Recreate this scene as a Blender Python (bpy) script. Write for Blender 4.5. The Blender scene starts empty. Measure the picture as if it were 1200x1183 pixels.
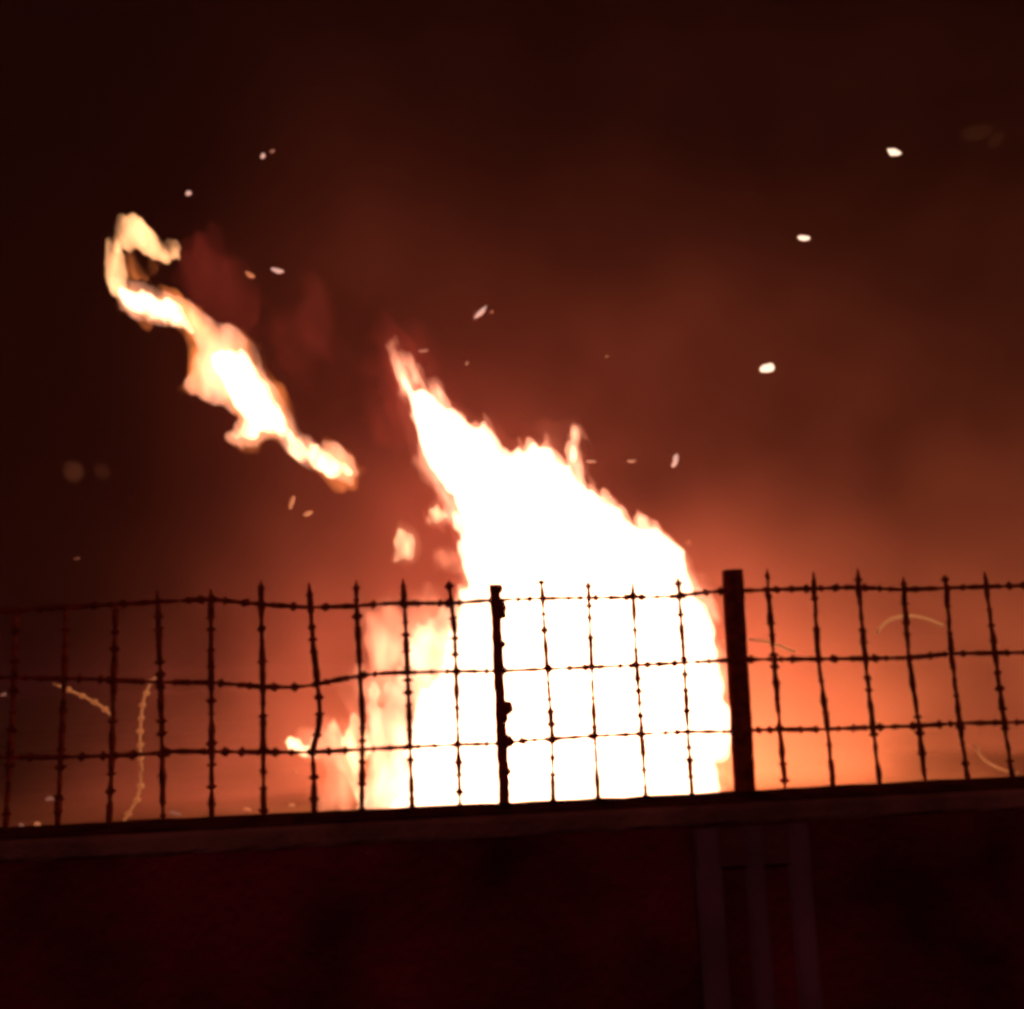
import bpy, math, random
import numpy as np
from mathutils import Vector, Matrix

random.seed(7)
scene = bpy.context.scene
COL = scene.collection

# ---------------------------------------------------------------- camera
EYE = np.array([-0.2172, -3.165, 1.6918])          # wall top is at z = 1.30
F_PX, YAW, PIT, ROL = 1150.0, 0.0859, 0.1717, -0.0387
FW = np.array([math.sin(YAW) * math.cos(PIT), math.cos(YAW) * math.cos(PIT), math.sin(PIT)])
R0 = np.cross(FW, [0, 0, 1.0]); R0 /= np.linalg.norm(R0)
U0 = np.cross(R0, FW)
RT = math.cos(ROL) * R0 + math.sin(ROL) * U0
UP = -math.sin(ROL) * R0 + math.cos(ROL) * U0
cam_data = bpy.data.cameras.new('camera')
cam = bpy.data.objects.new('camera', cam_data); COL.objects.link(cam)
cam_data.sensor_width = 36.0
cam_data.lens = 36.0 * F_PX / 1200.0
cam_data.clip_start = 0.05
cam_data.clip_end = 3000.0
m = Matrix.Identity(4)
for r in range(3):
    m[r][0] = RT[r]; m[r][1] = UP[r]; m[r][2] = -FW[r]; m[r][3] = EYE[r]
cam.matrix_world = m
scene.camera = cam

# ---------------------------------------------------------------- world, lights, exposure
world = bpy.data.worlds.new('World'); scene.world = world
world.use_nodes = True
nt = world.node_tree
sky = nt.nodes.new('ShaderNodeTexSky'); sky.sky_type = 'NISHITA'
sky.sun_disc = False
sky.sun_elevation = math.radians(-5.0)
sky.sun_rotation = math.radians(200.0)
bg = nt.nodes['Background']; bg.inputs['Strength'].default_value = 0.05
nt.links.new(sky.outputs['Color'], bg.inputs['Color'])

def lamp(name, kind, loc, energy, color, radius=0.5):
    d = bpy.data.lights.new(name, kind)
    d.energy = energy; d.color = color
    if kind == 'POINT':
        d.shadow_soft_size = radius
    o = bpy.data.objects.new(name, d); COL.objects.link(o); o.location = loc
    return o

# weak reddish fill from behind the camera, added to light the wall face
sun = lamp('front_fill', 'SUN', (0, -10, 20), 0.20, (1.0, 0.55, 0.52))
sun.data.angle = math.radians(3.0)
sun.rotation_euler = (math.radians(52), 0, math.radians(-4))

FIRE = (1.0, 0.02, 0.045)
FIRE_LOW = (1.0, 0.58, 0.14)
FIRE_Y = 9.0
def at(px, py, Y):
    d = FW + RT * ((px - 600.0) / F_PX) + UP * ((591.5 - py) / F_PX)
    return EYE + d * ((Y - EYE[1]) / d[1])
LAMPS = [((650, 900), 1500, 0.5), ((760, 880), 1500, 0.5), ((620, 700), 800, 0.5),
         ((560, 560), 300, 0.3), ((300, 470), 100, 0.15), ((440, 900), 450, 0.25), ((1000, 930), 400, 0.12), ((1150, 920), 1500, 0.12)]  # last two: added fill hidden behind the wall, no flames there
for (p, e, rad) in LAMPS:
    lamp('fire_and_fill_light', 'POINT', at(p[0], p[1], FIRE_Y if p[0] < 900 else 7.6), e, FIRE if p[1] < 850 else FIRE_LOW, rad)

scene.view_settings.view_transform = 'Standard'
scene.view_settings.look = 'None'
scene.view_settings.gamma = 1.0
scene.view_settings.use_curve_mapping = False
scene.view_settings.exposure = 0.0
cy = scene.cycles
cy.use_denoising = True
cy.filter_width = 4.2          # a soft phone video
cy.max_bounces = 4
cy.use_adaptive_sampling = False
cy.volume_bounces = 0
cy.transparent_max_bounces = 24
cy.sample_clamp_indirect = 0.35
cy.volume_max_steps = 256
cy.volume_step_rate = 1.0

# ---------------------------------------------------------------- helpers
def tag(o, label=None, cat=None, group=None, kind=None):
    if label: o['label'] = label
    if cat: o['category'] = cat
    if group: o['group'] = group
    if kind: o['kind'] = kind
    return o

def empty(name, loc=(0, 0, 0)):
    o = bpy.data.objects.new(name, None); COL.objects.link(o)
    o.location = loc; o.empty_display_size = 0.1
    return o

def link(name, me, mat, parent=None, smooth=False):
    if mat: me.materials.append(mat)
    if smooth:
        me.polygons.foreach_set('use_smooth', [True] * len(me.polygons))
    o = bpy.data.objects.new(name, me); COL.objects.link(o)
    if parent:
        o.parent = parent
        o.matrix_parent_inverse = Matrix.Translation(parent.location).inverted()
    return o

class MB:
    def __init__(s): s.v = []; s.f = []
    def add(s, vs, fs):
        b = len(s.v); s.v += [tuple(map(float, v)) for v in vs]; s.f += [tuple(b + i for i in f) for f in fs]
    def box(s, lo, hi):
        x0, y0, z0 = lo; x1, y1, z1 = hi
        s.add([(x0,y0,z0),(x1,y0,z0),(x1,y1,z0),(x0,y1,z0),(x0,y0,z1),(x1,y0,z1),(x1,y1,z1),(x0,y1,z1)],
              [(3,2,1,0),(4,5,6,7),(0,1,5,4),(1,2,6,5),(2,3,7,6),(3,0,4,7)])
    def tube(s, pts, rad, n=6, taper=None):
        pts = [np.array(p, float) for p in pts]; rings = []
        for i, p in enumerate(pts):
            t = pts[min(i + 1, len(pts) - 1)] - pts[max(i - 1, 0)]; t /= np.linalg.norm(t)
            a = np.cross(t, [0, 1, 0.05]); a /= np.linalg.norm(a); b = np.cross(t, a)
            r = rad[i] if isinstance(rad, (list, tuple)) else rad
            rings.append([p + r * (math.cos(2*math.pi*k/n) * a + math.sin(2*math.pi*k/n) * b) for k in range(n)])
        vs = [q for rg in rings for q in rg]; fs = []
        for i in range(len(rings) - 1):
            for k in range(n):
                k2 = (k + 1) % n
                fs.append((i*n+k, i*n+k2, (i+1)*n+k2, (i+1)*n+k))
        fs.append(tuple(range(n - 1, -1, -1))); fs.append(tuple(range((len(rings)-1)*n, len(rings)*n)))
        s.add(vs, fs)
    def build(s, name, mat, parent=None, smooth=False):
        me = bpy.data.meshes.new(name); me.from_pydata(s.v, [], s.f); me.update()
        return link(name, me, mat, parent, smooth)

def mat_surface(name, col, rough=0.8, metal=0.0, var=0.4, scale=8.0, bump=0.0, bump_scale=40.0, col2=None):
    mt = bpy.data.materials.new(name); mt.use_nodes = True
    n = mt.node_tree.nodes; l = mt.node_tree.links
    b = n['Principled BSDF']
    b.inputs['Roughness'].default_value = rough; b.inputs['Specular IOR Level'].default_value = 0.5 if rough < 0.88 else 0.0; b.inputs['Metallic'].default_value = metal
    tc = n.new('ShaderNodeTexCoord')
    no = n.new('ShaderNodeTexNoise'); no.inputs['Scale'].default_value = scale; no.inputs['Detail'].default_value = 6
    l.new(tc.outputs['Object'], no.inputs['Vector'])
    rp = n.new('ShaderNodeValToRGB')
    c2 = col2 or tuple(min(1, c * (1 + var)) for c in col)
    rp.color_ramp.elements[0].position = 0.3; rp.color_ramp.elements[1].position = 0.7
    rp.color_ramp.elements[0].color = (*[c * (1 - var) for c in col], 1)
    rp.color_ramp.elements[1].color = (*c2, 1)
    l.new(no.outputs['Fac'], rp.inputs['Fac']); l.new(rp.outputs['Color'], b.inputs['Base Color'])
    if bump:
        n2 = n.new('ShaderNodeTexNoise'); n2.inputs['Scale'].default_value = bump_scale; n2.inputs['Detail'].default_value = 8
        l.new(tc.outputs['Object'], n2.inputs['Vector'])
        bp = n.new('ShaderNodeBump'); bp.inputs['Strength'].default_value = bump; bp.inputs['Distance'].default_value = 0.02
        l.new(n2.outputs['Fac'], bp.inputs['Height']); l.new(bp.outputs['Normal'], b.inputs['Normal'])
    return mt

def mat_flame(name, color, strength, noise=None):
    """glowing gas: an emitting volume, brightness follows the depth of gas looked through"""
    mt = bpy.data.materials.new(name); mt.use_nodes = True
    n = mt.node_tree.nodes; l = mt.node_tree.links; n.clear()
    out = n.new('ShaderNodeOutputMaterial'); em = n.new('ShaderNodeEmission')
    em.inputs['Color'].default_value = (*color, 1); em.inputs['Strength'].default_value = strength
    l.new(em.outputs['Emission'], out.inputs['Volume'])
    if noise:
        mt.cycles.volume_step_rate = 0.6
        tc = n.new('ShaderNodeTexCoord'); mp = n.new('ShaderNodeMapping')
        mp.inputs['Rotation'].default_value = (0, math.radians(-35), 0)
        mp.inputs['Scale'].default_value = (noise, noise, noise * 0.45)
        no = n.new('ShaderNodeTexNoise'); no.inputs['Scale'].default_value = 1.0; no.inputs['Detail'].default_value = 3
        no.inputs['Distortion'].default_value = 0.6
        l.new(tc.outputs['Object'], mp.inputs['Vector']); l.new(mp.outputs['Vector'], no.inputs['Vector'])
        mr = n.new('ShaderNodeMapRange'); mr.inputs['From Min'].default_value = 0.38; mr.inputs['From Max'].default_value = 0.66
        mr.inputs['To Min'].default_value = 0.0; mr.inputs['To Max'].default_value = strength * 2.0
        l.new(no.outputs['Fac'], mr.inputs['Value']); l.new(mr.outputs['Result'], em.inputs['Strength'])
    return mt

def mat_smoke(name, color, density, fade=None):
    mt = bpy.data.materials.new(name); mt.use_nodes = True
    n = mt.node_tree.nodes; l = mt.node_tree.links; n.clear()
    out = n.new('ShaderNodeOutputMaterial'); pv = n.new('ShaderNodeVolumePrincipled')
    pv.inputs['Color'].default_value = (*color, 1); pv.inputs['Density'].default_value = density
    l.new(pv.outputs['Volume'], out.inputs['Volume'])
    return mt

def mat_ember(name, color, strength):
    mt = bpy.data.materials.new(name); mt.use_nodes = True
    b = mt.node_tree.nodes['Principled BSDF']
    b.inputs['Base Color'].default_value = (0.03, 0.02, 0.02, 1); b.inputs['Roughness'].default_value = 0.9
    b.inputs['Emission Color'].default_value = (*color, 1); b.inputs['Emission Strength'].default_value = strength
    return mt

# ---- value noise on arrays
def vnoise(x, y, z, seed=0):
    xi, yi, zi = np.floor(x).astype(np.int64), np.floor(y).astype(np.int64), np.floor(z).astype(np.int64)
    fx, fy, fz = x - xi, y - yi, z - zi
    fx, fy, fz = fx*fx*(3-2*fx), fy*fy*(3-2*fy), fz*fz*(3-2*fz)
    def h(a, b, c):
        k = (a * 374761393 + b * 668265263 + c * 2147483647 + seed * 974711) & 0xffffffff
        k = ((k ^ (k >> 13)) * 1274126177) & 0xffffffff
        return ((k ^ (k >> 16)) & 0xffff) / 32767.5 - 1.0
    def mix(a, b, t): return a + (b - a) * t
    return mix(mix(mix(h(xi,yi,zi), h(xi+1,yi,zi), fx), mix(h(xi,yi+1,zi), h(xi+1,yi+1,zi), fx), fy),
               mix(mix(h(xi,yi,zi+1), h(xi+1,yi,zi+1), fx), mix(h(xi,yi+1,zi+1), h(xi+1,yi+1,zi+1), fx), fy), fz)

def surface_nets(g, org, vox):
    """mesh of the zero level of the field g (positive inside)"""
    ins = g > 0
    nx, ny, nz = g.shape
    cnt = np.zeros((nx-1, ny-1, nz-1)); acc = np.zeros((nx-1, ny-1, nz-1, 3))
    def sl(dx, dy, dz): return (slice(dx, nx-1+dx), slice(dy, ny-1+dy), slice(dz, nz-1+dz))
    corners = [(a, b, c) for a in (0, 1) for b in (0, 1) for c in (0, 1)]
    for a in corners:
        for ax in range(3):
            if a[ax]: continue
            b = list(a); b[ax] = 1
            g0, g1 = g[sl(*a)], g[sl(*b)]
            cr = (g0 > 0) != (g1 > 0)
            t = np.where(cr, g0 / np.where(cr, g0 - g1, 1), 0)
            cnt += cr
            for k in range(3):
                acc[..., k] += np.where(cr, a[k] + (t if k == ax else 0), 0)
    act = cnt > 0
    idx = -np.ones(act.shape, int); idx[act] = np.arange(act.sum())
    ijk = np.argwhere(act)
    V = (ijk + acc[act] / cnt[act][:, None]) * vox + org
    F = []
    for ax in range(3):
        u, w = (ax + 1) % 3, (ax + 2) % 3
        s0 = [slice(1, -1)] * 3; s1 = [slice(1, -1)] * 3
        s0[ax] = slice(0, -1); s1[ax] = slice(1, None)
        cr = ins[tuple(s0)] != ins[tuple(s1)]
        flip = ins[tuple(s0)][cr]
        e = np.argwhere(cr)
        off = np.ones(3, int); off[ax] = 0
        e = e + off
        du = np.zeros(3, int); du[u] = 1; dw = np.zeros(3, int); dw[w] = 1
        q = [idx[tuple((e - du - dw).T)], idx[tuple((e - dw).T)], idx[tuple(e.T)], idx[tuple((e - du).T)]]
        q = np.stack(q, 1)
        q[~flip] = q[~flip][:, ::-1]
        F.append(q)
    return V, np.concatenate(F)

def poly_sd(P, X, Z):
    """signed distance to polygon P, positive inside"""
    d = np.full(X.shape, 1e9); ins = np.zeros(X.shape, bool)
    for i in range(len(P)):
        ax, az = P[i]; bx, bz = P[(i + 1) % len(P)]
        ex, ez = bx - ax, bz - az
        t = np.clip(((X - ax) * ex + (Z - az) * ez) / (ex*ex + ez*ez + 1e-12), 0, 1)
        d = np.minimum(d, (X - ax - t*ex)**2 + (Z - az - t*ez)**2)
        c = (az > Z) != (bz > Z)
        ins ^= c & (X < ex * (Z - az) / (ez if abs(ez) > 1e-12 else 1e-12) + ax)
    d = np.sqrt(d)
    return np.where(ins, d, -d)

def flame(name, outlines, Y, mat, parent, vox=0.045, rmax=0.8, depth=1.0, grow=0.0, ragged=0.06, freq=2.5, seed=0, soft=False, octs=(0.8, 0.7, 0.5, 0.35)):
    """a body of burning gas: rounded out of one or more outlines standing at distance Y"""
    pol = [np.array([at(x, y, Y)[[0, 2]] for x, y in o]) for o in outlines]
    allp = np.concatenate(pol)
    pad = 0.15 + max(grow, 0)
    x0, z0 = allp.min(0) - pad; x1, z1 = allp.max(0) + pad
    hw = rmax * depth * 1.25 + 0.1 + 0.25 * rmax
    xs = np.arange(x0, x1, vox); zs = np.arange(z0, z1, vox); ys = np.arange(-hw, hw, vox * 1.5)
    X, Z = np.meshgrid(xs, zs, indexing='ij')
    d = np.maximum.reduce([poly_sd(p, X, Z) for p in pol]) + grow
    # ragged rim, drawn out along the wind (up and to the left)
    A = X * 0.93 + Z * 0.36; B = -X * 0.36 + Z * 0.93
    for k, a in enumerate(octs):
        fr = freq * 2**k
        d = d + ragged * a * vnoise(A * fr, B * fr * 0.3, A * 0 + seed, seed + k)
    d = d + 0.35 * ragged * vnoise(X * 7.0, Z * 7.0, X * 0 + seed, seed + 31)
    T = np.where(d > 0, np.sqrt(np.clip(np.minimum(d, rmax) * (2*rmax - np.minimum(d, rmax)), 0, None)) * depth, d)
    if soft:      # thins away to nothing at its rim
        dd = np.clip(d, 0, rmax); T = np.where(d > 0, depth * dd * np.sqrt(dd / rmax), d)
    T = T * np.where(d > 0, 1 + 0.25 * vnoise(X * freq * .5, Z * freq * .3, X * 0 + 5.5, seed + 9), 1)
    yc = 0.25 * rmax * vnoise(X * 0.9, Z * 0.7, X * 0 + 3.3, seed + 5)
    g = T[:, None, :] - np.abs(ys[None, :, None] - yc[:, None, :]) * np.where(d > 0, 1, 1)[:, None, :]
    g[0] = g[-1] = -1; g[:, 0] = g[:, -1] = -1; g[:, :, 0] = g[:, :, -1] = -1
    V, F = surface_nets(g, 0.0, 1.0)
    V = np.stack([x0 + V[:, 0] * vox, Y - hw + V[:, 1] * vox * 1.5, z0 + V[:, 2] * vox], 1)
    me = bpy.data.meshes.new(name); me.from_pydata(V.tolist(), [], F.tolist()); me.update()
    return link(name, me, mat, parent, True)

# ---------------------------------------------------------------- materials
M_GROUND = mat_surface('dry_ground', (0.075, 0.042, 0.03), 0.95, var=0.35, scale=0.25, bump=0.3, bump_scale=12)
M_WALL = mat_surface('plaster_with_red_veil', (0.17, 0.010, 0.018), 0.9, var=0.75, scale=2.2, bump=0.8, bump_scale=30)  # red veil of glare and bounced firelight put into the plaster colour
M_COPING = mat_surface('dark_coping', (0.035, 0.007, 0.005), 0.9, var=0.5, scale=6.0, bump=0.5, bump_scale=45)  # coping top, darker than its front lip
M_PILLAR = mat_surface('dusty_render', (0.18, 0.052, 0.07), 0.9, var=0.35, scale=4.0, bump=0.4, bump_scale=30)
M_CAP = mat_surface('dusty_capital', (0.16, 0.03, 0.036), 0.9, var=0.35, scale=6.0, bump=0.4, bump_scale=30)
M_RUST = mat_surface('rusty_steel', (0.25, 0.03, 0.018), 0.9, metal=0.0, var=0.5, scale=30, bump=0.3, bump_scale=90)
M_WIRE = mat_surface('glint_wire', (0.75, 0.66, 0.60), 0.4, metal=0.0, var=0.15, scale=30)
_n = M_WIRE.node_tree.nodes; _l = M_WIRE.node_tree.links      # glint put in: added translucency makes the backlit wire shine
_t = _n.new('ShaderNodeBsdfTranslucent'); _t.inputs['Color'].default_value = (0.95, 0.85, 0.8, 1)
_m = _n.new('ShaderNodeMixShader'); _m.inputs[0].default_value = 0.95
_l.new(_n['Principled BSDF'].outputs[0], _m.inputs[1]); _l.new(_t.outputs[0], _m.inputs[2]); _l.new(_m.outputs[0], _n['Material Output'].inputs['Surface'])
M_CORE = mat_flame('white_hot_flame', (1.0, 0.50, 0.29), 6.0)
M_SHEATH = mat_flame('pink_flame_rim', (1.0, 0.22, 0.12), 0.4, noise=1.3)
M_RIBBON = mat_flame('pale_flame', (1.0, 0.54, 0.27), 11.0, noise=4.0)
M_RIBBON_SHEATH = mat_flame('orange_flame_rim', (1.0, 0.38, 0.21), 2.6, noise=3.2)
M_PALE = mat_flame('cream_flame', (1.0, 0.56, 0.28), 7.0, noise=3.0)
M_EDGE = mat_flame('peach_flame_edge', (1.0, 0.36, 0.20), 4.0, noise=3.2)
M_CREAM = mat_flame('cream_fringe', (1.0, 0.45, 0.25), 2.2, noise=3.4)
M_HOOK = mat_flame('yellow_flame', (1.0, 0.43, 0.18), 4.5, noise=2.6)
M_PEACH = mat_flame('peach_flame', (1.0, 0.33, 0.17), 1.0, noise=2.6)
M_AMBER = mat_flame('amber_flame', (1.0, 0.24, 0.06), 2.0, noise=1.6)
M_WISP = mat_flame('red_flame_wisp', (1.0, 0.10, 0.06), 0.07, noise=0.8)

# ---------------------------------------------------------------- setting
gm = MB()
N = 40
xs = np.concatenate([-np.geomspace(400, 2, 20), np.geomspace(2, 400, 20)])
ys = np.concatenate([np.linspace(-20, 30, 40), np.geomspace(34, 900, 20)])
gv = []
for y in ys:
    for x in xs:
        gv.append((x, y, random.uniform(-.012, .012) if abs(x) < 60 and y < 60 else 0.0))
gf = []
for j in range(len(ys) - 1):
    for i in range(len(xs) - 1):
        a = j * len(xs) + i
        gf.append((a, a + 1, a + 1 + len(xs), a + len(xs)))
gm.add(gv, gf)
tag(gm.build('ground', M_GROUND, None, True), kind='structure')

# boundary wall with its coping
WT = 1.30
wall = empty('boundary_wall', (0, -0.15, 0))
tag(wall, 'low dark plastered boundary wall under the barbed fence', 'wall')
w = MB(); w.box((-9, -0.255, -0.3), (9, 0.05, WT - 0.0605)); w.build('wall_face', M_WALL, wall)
# coping: slightly uneven slab with a rounded front edge
M_LIP = mat_surface('reddish_render_lip', (0.26, 0.075, 0.06), 0.9, var=0.45, scale=5.0, bump=0.5, bump_scale=45)  # front lip, paler and redder than the coping top
def slab(name, prof, mat):
    cm = MB(); NX = 240; vs = []; fs = []; n = len(prof)
    for i in range(NX + 1):
        x = -9 + 18 * i / NX
        for k, (y, z, loose) in enumerate(prof):
            j = loose * (0.0012 * math.sin(x * 2.3 + k) + random.uniform(-.0022, .0022))
            vs.append((x, y + j, WT + z + j))
    for i in range(NX):
        for k in range(n):
            k2 = (k + 1) % n
            fs.append((i*n+k, (i+1)*n+k, (i+1)*n+k2, i*n+k2))
    fs.append(tuple(range(n))); fs.append(tuple(NX*n + k for k in range(n - 1, -1, -1)))
    cm.add(vs, fs); cm.build(name, mat, wall)
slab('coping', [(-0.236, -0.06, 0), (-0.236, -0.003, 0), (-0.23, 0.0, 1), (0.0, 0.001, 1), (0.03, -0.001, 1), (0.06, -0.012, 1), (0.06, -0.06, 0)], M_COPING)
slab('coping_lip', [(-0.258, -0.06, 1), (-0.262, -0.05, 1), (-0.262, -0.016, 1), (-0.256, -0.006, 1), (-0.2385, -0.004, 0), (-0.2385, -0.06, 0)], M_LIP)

# ribbed pilaster on the wall face, under the thick post
px0, px1 = at(816, 1010, -0.30)[0], at(953, 1010, -0.30)[0]
pil = empty('ribbed_pilaster', ((px0 + px1) / 2, -0.3, 0))
tag(pil, 'pale ribbed pilaster on the wall face below the thicker post', 'pilaster')
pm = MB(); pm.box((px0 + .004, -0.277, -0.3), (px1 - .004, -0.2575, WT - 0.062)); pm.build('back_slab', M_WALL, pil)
zc = at(880, 1018, -0.33)[2]
pm = MB(); pm.box((px0 + .002, -0.290, zc), (px1 - .002, -0.279, WT - 0.066)); pm.build('capital_block', M_CAP, pil)
wd = px1 - px0
for (a, b) in ((0.0, 0.23), (0.43, 0.60), (0.80, 1.0)):
    r = MB(); xa, xb = px0 + a * wd, px0 + b * wd; c = (xa + xb) / 2; h = (xb - xa) / 2
    pr = [(c + h * math.cos(t), -0.2775 - 0.022 * math.sin(t)) for t in np.linspace(math.pi, 0, 9)]
    vs = [(x, y, -0.3) for x, y in pr] + [(x, y, WT - 0.064) for x, y in pr]
    fs = [(k, k + 1, k + 10, k + 9) for k in range(8)] + [(9, 0, 8, 17)] + [tuple(range(9, 18))]
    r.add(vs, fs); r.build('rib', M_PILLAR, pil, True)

# ---------------------------------------------------------------- razor mesh fence
def fx(px, py): 
    p = at(px, py, 0.0); return (p[0], p[2])
fence = empty('barbed_wire_fence', (0, 0, WT))
tag(fence, 'rusty barbed wire grid fence with two posts on the dark wall', 'fence')
VERT = {
 -2: [(184, 690), (185, 704), (188, 800), (190, 880), (191, 965)],
 -1: [(247, 690), (247, 704), (247.5, 800), (248, 882), (248, 961)],
 0: [(306, 680), (306, 708), (308, 804), (308.5, 883), (309, 958)],
 1: [(362, 683), (364, 712), (367, 757), (372, 800), (375, 832), (373, 858), (366, 878), (368, 910), (368, 953)],
 2: [(417, 680), (418, 710), (422, 793), (425, 840), (424.5, 880), (424, 951)],
 3: [(472, 678), (474, 707), (477, 773), (480, 853), (483, 946)],
 4: [(526, 683), (529, 707), (533, 740), (536, 840), (539, 945)],
 6: [(634, 678), (636, 702), (638, 740), (642, 793), (647, 860), (648, 938)],
 7: [(689, 678), (690, 701), (693, 773), (697, 860), (701, 937)],
 8: [(741, 678), (742, 700), (746, 777), (752, 860), (757, 935)],
 9: [(794, 675), (796, 699), (799, 740), (802, 780), (806, 857), (811, 933)],
 11: [(899, 667), (900, 691), (907, 772), (914, 856), (920, 920)],
 12: [(953, 670), (954, 690), (959, 772), (970, 855), (976, 917)],
 13: [(1005, 666), (1006, 688), (1014, 771), (1023, 853), (1031, 917)],
 14: [(1059, 676), (1059, 691), (1065, 771), (1077, 851), (1084, 914)],
 15: [(1107, 675), (1109, 689), (1115, 767), (1125, 849), (1134, 911)],
 16: [(1154, 670), (1156, 688), (1166, 766), (1177, 848), (1186, 908)],
}
vlines = {i: [fx(*q) for q in p] for i, p in VERT.items()}
for i in list(range(-18, -2)) + list(range(17, 35)):
    x = 0.15 * i - 0.75
    vlines[i] = [(x, WT + 0.66), (x + random.uniform(-.006, .006), WT + 0.405), (x + random.uniform(-.006, .006), WT + .18), (x, WT)]

def smooth_path(pts, step=0.0125):
    pts = np.array(pts, float)
    s = np.concatenate([[0], np.cumsum(np.linalg.norm(np.diff(pts, axis=0), axis=1))])
    n = max(3, int(s[-1] / step)); t = np.linspace(0, s[-1], n)
    q = np.stack([np.interp(t, s, pts[:, k]) for k in range(2)], 1)
    for _ in range(3):
        q[1:-1] = 0.25 * q[:-2] + 0.5 * q[1:-1] + 0.25 * q[2:]
    return q

def strand(name, pts, y, rad, pitch, phase, bl=0.014, bw=0.0132, tip=False):
    """one length of barbed strand: a twisted core and flat pointed barbs"""
    q = smooth_path(pts); mb = MB()
    wob = [0.0022 * math.sin(k * 0.9 + phase * 5) for k in range(len(q))]
    path = [(a, y + wob[k], b) for k, (a, b) in enumerate(q)]
    ph = random.uniform(0, 6); rr = [rad * (0.98 + 0.22 * math.sin(k * 0.37 + ph) + 0.16 * math.sin(k * 1.13 + 2 * ph) + random.uniform(-.1, .1)) for k in range(len(path))]
    if tip: rr[0], rr[1], rr[2] = rad * 0.25, rad * 0.55, rad * 0.8
    mb.tube(path, rr, 6)
    s = 0; nxt = pitch * phase
    for k in range(1, len(q)):
        ds = np.linalg.norm(q[k] - q[k-1]); s += ds
        if s >= nxt:
            nxt += pitch * random.uniform(0.7, 1.35)
            t = (q[k] - q[k-1]) / ds; nn = np.array([-t[1], t[0]])
            L, W = bl * random.uniform(.6, 1.5), bw * random.uniform(.6, 1.25)
            sk = random.uniform(-.35, .35)
            c = q[k]; e = 0.0025
            ring = [c + t*L, c + t*L*.35 + nn*W*.75, c + t*L*(sk) + nn*W*1.25, c - t*L*.35 + nn*W*.75,
                    c - t*L, c - t*L*.35 - nn*W*.75, c - t*L*(sk) - nn*W*1.25, c + t*L*.35 - nn*W*.75]
            vs = [(a, y, b) for a, b in ring] + [(c[0], y - rad - e, c[1]), (c[0], y + rad + e, c[1])]
            fs = [(i, (i+1) % 8, 8) for i in range(8)] + [((i+1) % 8, i, 9) for i in range(8)]
            mb.add(vs, fs)
    return mb.build(name, M_RUST, fence)

for i, p in sorted(vlines.items()):
    p = list(p); p[-1] = (p[-1][0], WT - 0.012)
    rad = 0.0086 if i in (0, -1, -2, -3, 1) else 0.0084
    strand('vertical_strand', p, 0.0, rad, 0.049, random.uniform(.2, .8), tip=True)

HOR = [
 [(-120, 724), (0, 716), (120, 709), (245, 702), (304, 708), (363, 712), (417, 710), (457, 707), (530, 707), (577, 703), (647, 701), (743, 700), (793, 699), (820, 695), (853, 692), (874, 692), (1005, 688), (1057, 691), (1112, 689), (1200, 686), (1330, 682)],
 [(-120, 794), (0, 794), (101, 796), (186, 800), (247, 800), (304, 805), (341, 806), (367, 803), (389, 798), (423, 792), (450, 789), (537, 787), (577, 787), (600, 786), (743, 780), (800, 777), (853, 774), (883, 773), (1014, 772), (1069, 771), (1118, 766), (1200, 765), (1330, 760)],
 [(-120, 890), (0, 888), (71, 888), (162, 885), (203, 881), (304, 882), (365, 882), (460, 877), (540, 873), (587, 872), (620, 868), (697, 863), (767, 860), (807, 858), (860, 858), (887, 856), (969, 855), (1023, 853), (1078, 851), (1127, 848), (1200, 847), (1330, 842)],
]
for h in HOR:
    for lo, hi in ((-120, 580), (580, 868), (868, 1330)):
        hx = [a for a, b in h]; hy = [b for a, b in h]
        pts = [(lo, np.interp(lo, hx, hy))] + [q for q in h if lo + 4 < q[0] < hi - 4] + [(hi, np.interp(hi, hx, hy))]
        strand('horizontal_strand', [fx(*q) for q in pts], 0.012, 0.0068, 0.047, random.uniform(.2, .8), bl=0.019, bw=0.0112)

for h in HOR:       # the same strands run on past both ends of the view
    for q, x2 in ((h[0], -3.45), (h[-1], 4.4)):
        a = fx(*q); strand('horizontal_strand', [a, (x2, a[1])], 0.012, 0.0068, 0.047, .5, bl=0.019, bw=0.0112)
# posts
def bar(mb, top, bot, wx, wy, y=0.0, n=24, jag=0.0):
    vs = []; fs = []
    for k in range(n + 1):
        t = k / n; cx = top[0] + (bot[0] - top[0]) * t; z = top[1] + (bot[1] - top[1]) * t
        a, b = wx / 2 + random.uniform(-jag, jag), wx / 2 + random.uniform(-jag, jag)
        bv = 0.004
        vs += [(cx - a + bv, y - wy/2, z), (cx + b - bv, y - wy/2, z), (cx + b, y - wy/2 + bv, z), (cx + b, y + wy/2 - bv, z),
               (cx + b - bv, y + wy/2, z), (cx - a + bv, y + wy/2, z), (cx - a, y + wy/2 - bv, z), (cx - a, y - wy/2 + bv, z)]
    for k in range(n):
        for j in range(8):
            j2 = (j + 1) % 8
            fs.append((k*8 + j, (k+1)*8 + j, (k+1)*8 + j2, k*8 + j2))
    fs.append(tuple(range(8))); fs.append(tuple(n*8 + j for j in range(7, -1, -1)))
    mb.add(vs, fs)
pb = MB(); t, b = fx(861.5, 667), fx(876.5, 927)
bar(pb, t, (b[0], WT - .01), 0.058, 0.058, 0.034, jag=0.0012)
post = tag(pb.build('post', M_RUST, fence), 'thick square steel post')
pb = MB(); t2, b2 = fx(580.5, 684), fx(592, 944)
bar(pb, t2, (b2[0], WT - .01), 0.037, 0.037, 0.026, n=40, jag=0.0022)
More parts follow.
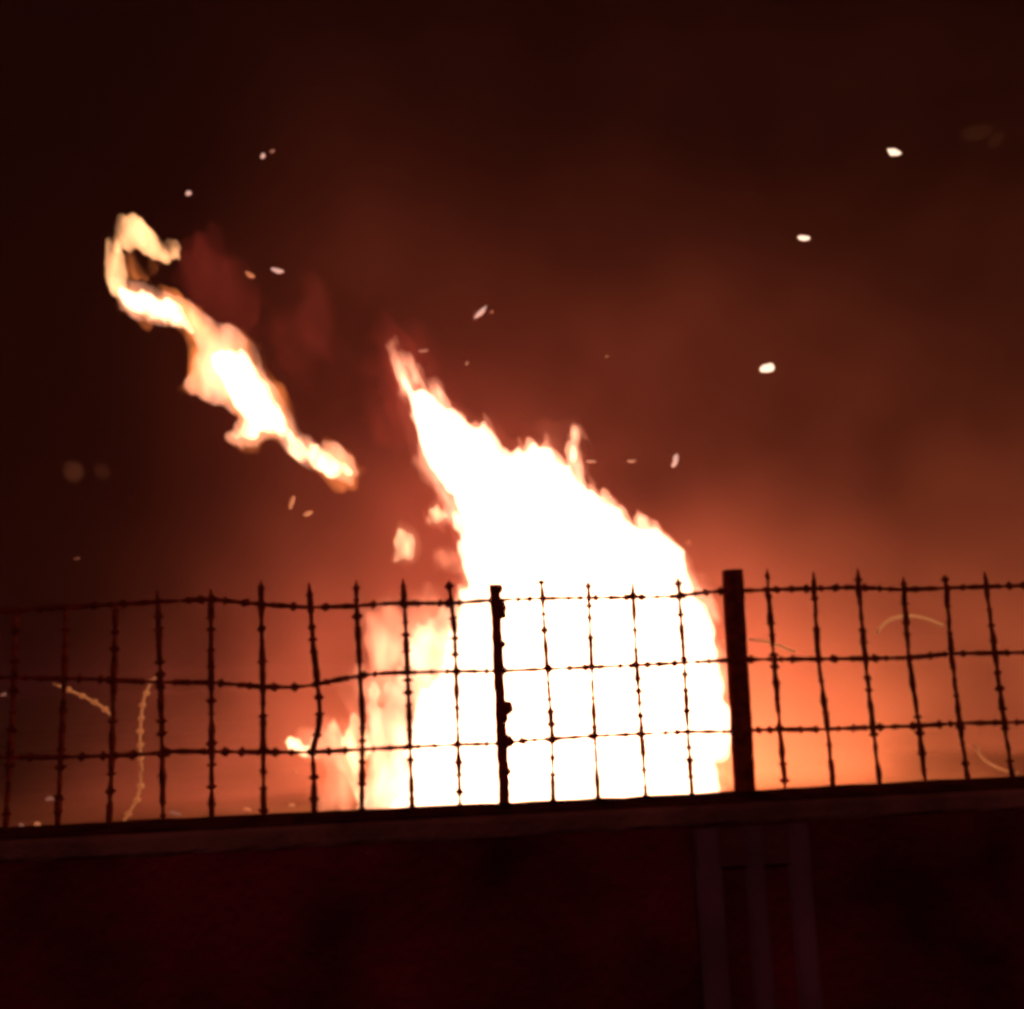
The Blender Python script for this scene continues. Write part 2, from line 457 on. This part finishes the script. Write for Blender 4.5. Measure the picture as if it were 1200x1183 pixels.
post2 = tag(pb.build('post', M_RUST, fence), 'thinner post with bent wire ties')
def blob(mb, c, r, seed, sx=1, sy=1, sz=1):
    rr = random.Random(seed); vs = []; fs = []; nu, nv = 8, 5
    for i in range(1, nv):
        th = math.pi * i / nv
        for j in range(nu):
            ph = 2 * math.pi * j / nu; q = r * rr.uniform(.75, 1.2)
            vs.append((c[0] + sx*q*math.sin(th)*math.cos(ph), c[1] + sy*q*math.sin(th)*math.sin(ph), c[2] + sz*q*math.cos(th)))
    vs += [(c[0], c[1], c[2] + sz*r), (c[0], c[1], c[2] - sz*r)]
    T_, B_ = len(vs) - 2, len(vs) - 1
    for i in range(nv - 2):
        for j in range(nu):
            j2 = (j + 1) % nu; fs.append((i*nu + j, (i+1)*nu + j, (i+1)*nu + j2, i*nu + j2))
    for j in range(nu):
        j2 = (j + 1) % nu; fs.append((T_, j, j2)); fs.append((B_, (nv-2)*nu + j2, (nv-2)*nu + j))
    mb.add(vs, fs)
for k, (x, y, r) in enumerate(((589, 712, .016), (591, 721, .012), (595, 830, .020), (593, 842, .012), (596, 869, .018), (577, 704, .014), (587, 690, .012), (592, 786, .012), (591, 755, .010), (597, 905, .010))):
    q = fx(x, y); tb = MB(); blob(tb, (q[0], 0.012, q[1]), r, k, sz=1.2)
    # the twist of wire that holds the strand to the post
    tb.tube([(q[0], .010, q[1] - .006), (q[0] - .012, -.001, q[1]), (q[0] - .022, .004, q[1] + .005)], .0025, 5)
    o = tb.build('wire_tie', M_RUST, None); o.parent = post2
for k, (x, y) in enumerate(((871, 692), (877, 773), (884, 856))):
    q = fx(x, y); tb = MB(); c = fx(861.5 + 15 * (y - 667) / 260, y)[0]
    tb.box((c - .033, .0015, q[1] - .006), (c + .033, .0045, q[1] + .006))
    o = tb.build('clamp_strap', M_RUST, None); o.parent = post

# loose razor wire behind the fence, glinting in the firelight
def coil(name, label, arcs, Y, rad, barbs=0.0, tilt=0.05):
    c0 = at(*arcs[0][0], Y)
    root = empty(name, (c0[0], Y, WT)); tag(root, label, 'razor wire', 'loose razor wire behind the fence')
    for a in arcs:
        P = [at(x, y, Y) for x, y in a]
        pts = np.array([(p[0], p[2]) for p in P])
        q = smooth_path(pts, 0.02); mb = MB()
        path = [(u, Y + tilt * math.sin(3.0 * k / len(q)), v) for k, (u, v) in enumerate(q)]
        mb.tube(path, rad, 8)
        if barbs:
            for k in range(2, len(path) - 1, max(1, int(barbs / 0.02))):
                c = path[k]; t = np.array(path[k]) - np.array(path[k-1]); t /= np.linalg.norm(t); nn = np.cross(t, [0, 1, 0])
                blob(mb, c, rad * 2.3, k, 1.3, .6, 1)
        mb.build('wire_loop', M_WIRE, root, True)
    return root
coil('razor_wire_coil', 'tall drooping loop of razor wire glinting behind the dim left end of the fence',
     [[(187, 787), (178, 797), (170, 806), (163, 822), (160, 845), (159, 870), (162, 890), (165, 905)],
      [(62, 801), (72, 806), (85, 813), (105, 823), (120, 832), (131, 842)]], 0.35, 0.0042, barbs=0.045)
coil('razor_wire_coil', 'short barbed tail of wire hanging to the wall beneath the tall loop',
     [[(165, 905), (163, 920), (158, 935), (150, 950), (141, 963), (137, 972)]], 0.33, 0.0042, barbs=0.05)
coil('razor_wire_coil', 'round arch of wire glinting behind the right part of the fence',
     [[(1028, 742), (1036, 732), (1050, 724), (1066, 720), (1083, 721), (1098, 726), (1108, 733)]], 0.40, 0.0058)
coil('razor_wire_coil', 'flat arc of wire springing from the thick post to the right',
     [[(878, 750), (892, 749), (906, 751), (920, 757), (935, 764)]], 0.30, 0.0045)
coil('razor_wire_coil', 'crossed wire ends low at the far right above the wall',
     [[(1143, 874), (1152, 886), (1168, 897), (1182, 904), (1197, 908)]], 0.30, 0.0045)

# ---------------------------------------------------------------- fire
MAIN = [(470, 428), (476, 436), (482, 444), (488, 452), (493, 455), (502, 458), (512, 457), (524, 470), (537, 479), (549, 491), (558, 498), (561, 491), (566, 486),
        (573, 494), (583, 514), (590, 528), (597, 536), (602, 530), (606, 522), (612, 529), (617, 523), (624, 519), (631, 524), (640, 513), (645, 520), (652, 524), (656, 537), (664, 537),
        (668, 525), (671, 506), (675, 505), (676, 525), (678, 550), (683, 563), (690, 574), (700, 582), (712, 590), (724, 593), (730, 597), (733, 609), (746, 616), (754, 611),
        (764, 616), (779, 629), (790, 639), (797, 648), (801, 660), (806, 673), (814, 682), (823, 694), (832, 707), (838, 718), (842, 735), (846, 760), (850, 787), (856, 812), (860, 835),
        (861, 870), (848, 900), (850, 960), (450, 970), (452, 945), (460, 915), (470, 885), (478, 850), (488, 825), (498, 800), (510, 780), (520, 755), (533, 730), (542, 684), (538, 662), (533, 645), (530, 625), (524, 604), (519, 583), (506, 568), (492, 549), (487, 530), (484, 508), (477, 486), (471, 462), (467, 442)]
fire = empty('blaze', tuple(at(640, 955, FIRE_Y)))
tag(fire, 'huge white-hot blaze behind the fence, its tongues blown to the left', 'fire')
flame('flame_core', [MAIN], FIRE_Y, M_CORE, fire, vox=0.024, rmax=0.9, grow=-0.05, ragged=0.085, freq=3.0, seed=1)
flame('flame_rim', [MAIN], FIRE_Y, M_EDGE, fire, vox=0.032, rmax=0.9, depth=0.9, grow=0.09, ragged=0.16, freq=2.8, seed=2, soft=True)
flame('flame_glow', [MAIN], FIRE_Y, M_SHEATH, fire, vox=0.07, rmax=1.0, depth=1.2, grow=0.16, ragged=0.14, freq=1.6, seed=3, soft=True)
flame('flame_fringe', [[(424, 970), (426, 900), (432, 880), (434, 850), (432, 815), (438, 803), (447, 826), (457, 808), (466, 790), (474, 762), (480, 736), (502, 722), (528, 714), (545, 692),
      (552, 760), (530, 800), (510, 860), (490, 970)]], FIRE_Y - .1, M_CREAM, fire, vox=0.026, rmax=0.35, depth=1.3, grow=0.02, ragged=0.09, freq=3.6, seed=11)
# low flame licking out to the left at the foot of the blaze
SPUR = [(333, 869), (340, 865), (352, 866), (356, 873), (362, 872), (366, 858), (372, 868), (380, 862), (386, 848), (391, 842), (396, 850), (403, 860), (410, 848), (416, 838), (421, 846), (428, 850),
        (432, 880), (430, 930), (426, 952), (412, 930), (408, 915), (400, 905), (392, 898), (386, 890), (372, 890), (356, 889), (346, 884), (338, 878)]
spur = flame('flame_tongue', [SPUR], FIRE_Y - 0.2, M_PALE, fire, vox=0.022, rmax=0.22, ragged=0.035, freq=4, seed=4)
flame('flame_rim', [[(330, 870), (360, 845), (395, 825), (425, 815), (436, 860), (432, 958), (372, 958), (368, 925), (376, 900), (350, 895)]], FIRE_Y - 0.1, M_PEACH, fire,
      vox=0.04, rmax=0.5, depth=1.6, ragged=0.12, freq=2.5, seed=5, soft=True)
flame('flame_rim', [[(420, 700), (470, 712), (500, 700), (536, 690), (545, 760), (500, 800), (450, 815), (425, 830), (410, 790), (412, 740)]], FIRE_Y + 0.1, M_PEACH, fire,
      vox=0.04, rmax=0.6, depth=1.8, grow=0.08, ragged=0.16, freq=2.0, seed=6, soft=True)
# thin licks along the upper edge
for k, o in enumerate(([(470, 405), (480, 418), (494, 450), (486, 448), (476, 428), (466, 412)], [(671, 500), (676, 502), (680, 530), (686, 572), (660, 572), (664, 545), (668, 525)],
                       [(452, 404), (462, 396), (472, 420), (482, 470), (470, 462), (460, 430)], [(600, 540), (604, 516), (609, 528), (625, 512), (632, 524), (641, 508), (650, 540), (630, 548)],
                       [(742, 625), (750, 606), (768, 612), (788, 632), (800, 652), (770, 640)])):
    flame('flame_tongue', [o], FIRE_Y + (-.15, .1, .05, .2, .1)[k], M_EDGE, fire, vox=0.025, rmax=0.25, grow=0.02, ragged=0.04, freq=5, seed=20 + k)

rl = random.Random(3)
for k, (x, y) in enumerate(((500, 462), (520, 472), (541, 488), (560, 500), (577, 508), (590, 534), (615, 534), (655, 540), (684, 570), (700, 586), (716, 597), (736, 618), (757, 622), (774, 632), (790, 646), (800, 664), (815, 690))):
    h, wd2 = rl.uniform(12, 26), rl.uniform(4, 8)
    flame('flame_lick', [[(x - wd2, y + 10), (x - wd2 * .9, y), (x - h * .35, y - h * .6), (x - h * .45, y - h), (x - h * .1, y - h * .5), (x + wd2 * .7, y), (x + wd2, y + 10)]],
          FIRE_Y + rl.uniform(-.3, .3), M_EDGE, fire, vox=0.02, rmax=0.2, depth=1.2, grow=0.02, ragged=0.03, freq=6, seed=70 + k)

# flame ribbon torn off and carried away up and left
RIB = [(129, 332), (137, 328), (148, 330), (160, 331), (171, 332), (182, 338), (194, 342), (207, 348), (220, 353), (230, 360), (241, 368), (254, 374), (266, 380), (285, 391), (303, 403), (309, 419),
       (309, 428), (316, 440), (329, 450), (337, 466), (342, 480), (350, 494), (357, 505), (372, 522), (384, 519), (393, 522), (403, 529), (410, 536), (418, 554), (411, 568), (398, 566), (384, 560),
       (368, 552), (355, 545), (343, 536), (333, 527), (322, 514), (309, 515), (300, 524), (283, 525), (270, 520), (263, 513), (272, 503), (281, 490), (272, 482), (262, 476), (250, 471), (236, 467),
       (222, 460), (214, 453), (220, 440), (226, 428), (231, 408), (222, 397), (217, 386), (206, 379), (194, 381), (181, 380), (166, 376), (153, 369), (143, 360), (136, 347)]
RIBCORE = [[(146, 345), (165, 343), (190, 350), (212, 360), (224, 376), (232, 392), (226, 396), (212, 380), (190, 374), (165, 368), (150, 358)],
           [(246, 420), (262, 412), (284, 414), (300, 428), (312, 446), (326, 462), (332, 485), (345, 505), (362, 524), (386, 532), (404, 540), (412, 552), (402, 560), (380, 552), (352, 536),
            (330, 516), (306, 508), (284, 518), (272, 512), (290, 490), (276, 470), (262, 450)]]
HOOK = [(131, 276), (136, 264), (143, 256), (155, 257), (166, 263), (174, 270), (183, 278), (196, 284), (207, 289), (204, 302), (192, 302), (180, 299), (168, 291), (158, 287), (150, 292), (138, 294), (131, 288)]
NECK = [(131, 286), (138, 288), (152, 290), (172, 297), (190, 306), (186, 322), (174, 336), (160, 334), (144, 334), (132, 336), (126, 322), (126, 304)]
ribbon = empty('torn_flame', tuple(at(300, 470, 8.6)))
tag(ribbon, 'long torn-off flame ribbon flying in the dark sky at upper left', 'flame')
flame('flame_body', [RIB], 8.6, M_RIBBON_SHEATH, ribbon, vox=0.022, rmax=0.24, ragged=0.04, freq=4.5, seed=30)
flame('flame_core', RIBCORE, 8.6, M_RIBBON, ribbon, vox=0.02, rmax=0.2, grow=0.02, ragged=0.06, freq=4.5, seed=31)
flame('flame_hook', [HOOK], 8.6, M_HOOK, ribbon, vox=0.018, rmax=0.2, depth=1.3, grow=0.03, ragged=0.05, freq=5, seed=32)
flame('flame_strand', [[(128, 284), (136, 280), (140, 300), (143, 322), (146, 345), (132, 345), (127, 325), (126, 305)]], 8.6, M_HOOK, ribbon, vox=0.02, rmax=0.10, depth=1.4, grow=0.02, ragged=0.03, freq=6, seed=36)
flame('flame_neck', [NECK], 8.65, M_AMBER, ribbon, vox=0.03, rmax=0.25, depth=1.6, grow=0.06, ragged=0.06, freq=4, seed=33, soft=True)
flame('flame_rim', [RIB], 8.6, M_AMBER, ribbon, vox=0.04, rmax=0.3, grow=0.10, ragged=0.09, freq=3, seed=34, soft=True)
flame('red_wisp', [[(215, 330), (250, 305), (300, 312), (318, 345), (300, 380), (270, 372), (240, 352)], [(320, 375), (370, 350), (430, 372), (455, 410), (430, 440), (380, 430), (345, 410)],
                   [(440, 390), (480, 395), (540, 450), (500, 440), (470, 500), (452, 470)]], 9.1, M_WISP, ribbon, vox=0.07, rmax=0.9, depth=1.4, grow=0.45, ragged=0.35, freq=1.3, seed=35, soft=True)

# small scraps of flame left of the blaze
def scrap(label, outs, Y, mt, seed):
    c = np.array(outs[0]).mean(0)
    e = empty('flame_scrap', tuple(at(c[0], c[1], Y))); tag(e, label, 'flame', 'scraps of flame beside the blaze')
    flame('flame_body', outs, Y, mt, e, vox=0.02, rmax=0.16, ragged=0.03, freq=6, seed=seed)
    flame('flame_rim', outs, Y, M_PEACH, e, vox=0.03, rmax=0.2, depth=1.2, grow=0.09, ragged=0.07, freq=4, seed=seed + 1, soft=True)
    return e
scrap('rounded pale scrap of flame touching the left edge of the blaze', [[(498, 598), (504, 591), (514, 590), (522, 597), (525, 606), (519, 614), (510, 618), (502, 612)]], 8.8, M_PALE, 40)
scrap('squarish cream scrap of flame floating left of the blaze above the fence', [[(466, 618), (474, 620), (484, 626), (488, 637), (485, 648), (480, 656), (463, 657), (464, 640)]], 8.7, M_PALE, 43)
scrap('faint pink scrap of flame just above the fence left of the thinner post', [[(508, 655), (516, 645), (530, 648), (543, 655), (540, 668), (520, 672), (512, 670)]], 8.9, M_PEACH, 46)

# ---------------------------------------------------------------- embers, burning flakes
M_EMB = {k: mat_ember('ember_' + k, c, s) for k, (c, s) in dict(white=((1, .66, .48), 1.8), pink=((1, .52, .42), .75), orange=((1, .30, .12), .5), dim=((1, .36, .25), .22), faint=((1, .22, .14), .12)).items()}
def ember(label, x, y, w, h, ang, Y, mt, lobes=1):
    c = at(x, y, Y); px = np.linalg.norm(at(x + 1, y, Y) - c)
    mb = MB(); a = math.radians(ang); dx, dz = math.cos(a), math.sin(a)
    rr = random.Random(int(x * 7 + y)); vs = []; fs = []; n = 9; nu = 8
    for i in range(n + 1):
        t = -1 + 2 * i / n; r = math.sqrt(max(0.02, 1 - t * t)) * (1 if lobes == 1 else 0.62 + 0.38 * abs(math.cos(2.1 * t))) * rr.uniform(.85, 1.15)
        bend = 0.25 * h * px * math.sin(t * 2 + x) * .5
        for j in range(nu):
            q = 2 * math.pi * j / nu
            u = t * w * .43 * px; v = r * h * .42 * px * math.cos(q) * rr.uniform(.72, 1.28) + bend; d = r * h / 2 * px * math.sin(q)
            vs.append((u * dx - v * dz, d, u * dz + v * dx))
    for i in range(n):
        for j in range(nu):
            j2 = (j + 1) % nu; fs.append((i*nu + j, (i+1)*nu + j, (i+1)*nu + j2, i*nu + j2))
    fs.append(tuple(range(nu))); fs.append(tuple(n*nu + j for j in range(nu - 1, -1, -1)))
    mb.add(vs, fs); o = mb.build('ember', M_EMB[mt], None, True); o.location = tuple(c)
    tag(o, label, 'ember', 'embers flying over the fire')
    return o
ember('brightest round ember, in the dark sky above the thicker post', 899, 432, 19, 12, -8, 8.0, 'white')
ember('two-lobed bright ember, highest of the three at upper right', 1048, 178, 19, 8, -20, 7.6, 'white', 2)
ember('flat bright ember between the round one and the highest one', 942, 279, 16, 6, -14, 8.3, 'white')
ember('small pale ember high above the hook of the torn flame', 308, 183, 7, 6, 20, 8.4, 'pink')
ember('tiny dim ember touching the upper right of a small pale one', 319, 177, 8, 4, 20, 8.5, 'dim')
ember('tiny dim ember straight above the right end of the flame hook', 221, 227, 8, 6, 10, 8.2, 'pink')
ember('lying oblong ember to the right of the torn flame hook', 325, 317, 18, 6, -12, 8.9, 'pink')
ember('orange smouldering flake left of the lying oblong ember', 293, 322, 15, 6, -25, 9.0, 'orange')
ember('slanting split ember above the tip of the blaze', 563, 366, 25, 7, 50, 8.6, 'pink', 2)
ember('faint speck right beside the slanting split ember', 576, 365, 6, 5, 60, 8.6, 'faint')
ember('short red dash just right of the tip of the blaze', 496, 411, 14, 4, 0, 8.8, 'dim')
ember('tiny speck right of the tip of the blaze', 547, 426, 6, 5, 30, 8.9, 'dim')
ember('slanting pink streak of ember above the shoulder of the blaze', 791, 540, 20, 7, 62, 8.7, 'pink')
ember('thin red ember dash next to the tall lick of flame', 693, 541, 14, 4, 0, 8.9, 'dim')
ember('thin red ember dash midway to the slanting pink streak', 740, 540, 13, 4, 0, 9.2, 'dim')
ember('upright dim ember below the lower end of the torn flame', 342, 589, 20, 6, 80, 8.2, 'orange')
ember('dim crooked ember right of the upright one under the torn flame', 361, 602, 14, 6, 35, 8.2, 'orange')
ember('hardly visible red speck in the dark sky over the blaze', 711, 418, 5, 4, 0, 9.4, 'faint')
ember('hardly visible speck at the dim left edge above the fence', 90, 655, 9, 3, 10, 7.0, 'faint')
ember('small orange ember near the blaze foot at the low flame', 345, 905, 5, 4, 0, 7.5, 'orange')

for lab, x, y, w, h, an, mt in (('glowing crumb on the wall top at the far left, left one of a pair', 25, 967, 7, 5, -40, 'dim'), ('glowing crumb on the wall top at the far left, right one of a pair', 44, 966, 9, 5, -30, 'orange'),
      ('faint glowing crumb hanging low at the far left fence, above a bright pair', 58, 937, 12, 6, 0, 'dim'), ('glowing crumb at the far left picture edge below the middle strand', 4, 814, 8, 4, 30, 'dim'),
      ('dim crumb on the wall top beside the foot of the barbed wire tail', 205, 953, 18, 4, -15, 'dim'), ('dim crumb on the wall top left of the low flame', 290, 949, 12, 4, -20, 'orange'), ('orange crumb on the wall top under the low flame', 342, 944, 9, 5, 10, 'orange')):
    ember(lab, x, y, w, h, an, 0.07, mt)

# ---------------------------------------------------------------- smoke and hazy air
def puff(label, blobs, Y, dens):
    c = at(blobs[0][0], blobs[0][1], Y); mb = MB()
    outs = [[(x + rx * math.cos(t), y + ry * math.sin(t)) for t in np.linspace(0, 2*math.pi, 14)[:-1]] for x, y, rx, ry in blobs]
    o = flame('smoke_puff', outs, Y, mat_smoke('pale_smoke', (0.85, 0.60, 0.62), dens * 0.8), None, vox=0.03, rmax=0.2, ragged=0.03, freq=4, seed=60)
    tag(o, label, 'smoke puff', 'pale puffs drifting in the dark', kind='thing')
puff('round faint grey puff in the dark at the far left', [(87, 553, 14, 13)], 8.0, 0.16)
puff('fainter grey puff just right of the round one at the far left', [(117, 553, 11, 11)], 8.0, 0.09)
puff('flat faint grey puff in the dark upper right corner', [(1145, 156, 20, 9), (1166, 165, 10, 9)], 8.0, 0.14)

def mat_smoke_bank(name, color, dens):
    """smoke lying low round the fire: thins out with height and towards the left, torn by noise"""
    mt = bpy.data.materials.new(name); mt.use_nodes = True
    n = mt.node_tree.nodes; l = mt.node_tree.links; n.clear()
    out = n.new('ShaderNodeOutputMaterial'); pv = n.new('ShaderNodeVolumePrincipled')
    pv.inputs['Color'].default_value = (*color, 1)
    l.new(pv.outputs['Volume'], out.inputs['Volume'])
    tc = n.new('ShaderNodeTexCoord'); sp = n.new('ShaderNodeSeparateXYZ')
    l.new(tc.outputs['Object'], sp.inputs['Vector'])
    def math_(op, a, b=None):
        q = n.new('ShaderNodeMath'); q.operation = op
        for i, v in enumerate((a, b)):
            if v is None: continue
            if hasattr(v, 'links'): l.new(v, q.inputs[i])
            else: q.inputs[i].default_value = v
        return q.outputs[0]
    def ramp(v, lo, hi, a=0.0, b=1.0):
        q = n.new('ShaderNodeMapRange'); q.interpolation_type = 'SMOOTHSTEP'
        q.inputs['From Min'].default_value = lo; q.inputs['From Max'].default_value = hi
        q.inputs['To Min'].default_value = a; q.inputs['To Max'].default_value = b
        l.new(v, q.inputs['Value']); return q.outputs[0]
    no = n.new('ShaderNodeTexNoise'); no.inputs['Scale'].default_value = 0.30; no.inputs['Detail'].default_value = 2
    l.new(tc.outputs['Object'], no.inputs['Vector'])
    x, y, z = sp.outputs[0], sp.outputs[1], sp.outputs[2]
    d = math_('POWER', math.e, math_('MULTIPLY', z, -1 / SMOKE_H))
    d = math_('ADD', d, 0.055)
    low = math_('MULTIPLY', math_('POWER', math.e, math_('MULTIPLY', z, -1 / 0.75)), math_('MULTIPLY', ramp(x, -7.5, 4), 2.0))      # the layer hugging the ground
    d = math_('ADD', math_('MULTIPLY', d, ramp(x, *SMOKE_X)), low)
    d = math_('MULTIPLY', d, ramp(x, 24, 15))
    d = math_('MULTIPLY', d, math_('MULTIPLY', ramp(y, 9.0, 13.0), ramp(y, 29.5, 18)))
    d = math_('MULTIPLY', d, ramp(z, 15.4, 10.0))
    d = math_('MULTIPLY', d, ramp(no.outputs['Fac'], 0.34, 0.66, 0.05, 1.95))
    l.new(math_('MULTIPLY', d, dens), pv.inputs['Density'])
    mt.cycles.volume_step_rate = 1.0
    return mt
SMOKE_H, SMOKE_X = 2.1, (-6.2, -0.5)
sm = MB(); sm.box((-17.0, 8.8, -0.6), (24.2, 29.8, 15.6))
tag(sm.build('smoke', mat_smoke_bank('drifting_smoke', (0.9, 0.33, 0.36), 0.14), None), kind='stuff')

M_HAZE = mat_smoke('smoky_air', (0.9, 0.28, 0.36), 0.0009)
hz = MB(); hz.box((-405, -24.0, -1.2), (405, 905, 16.2))
tag(hz.build('haze', M_HAZE, None), kind='stuff')
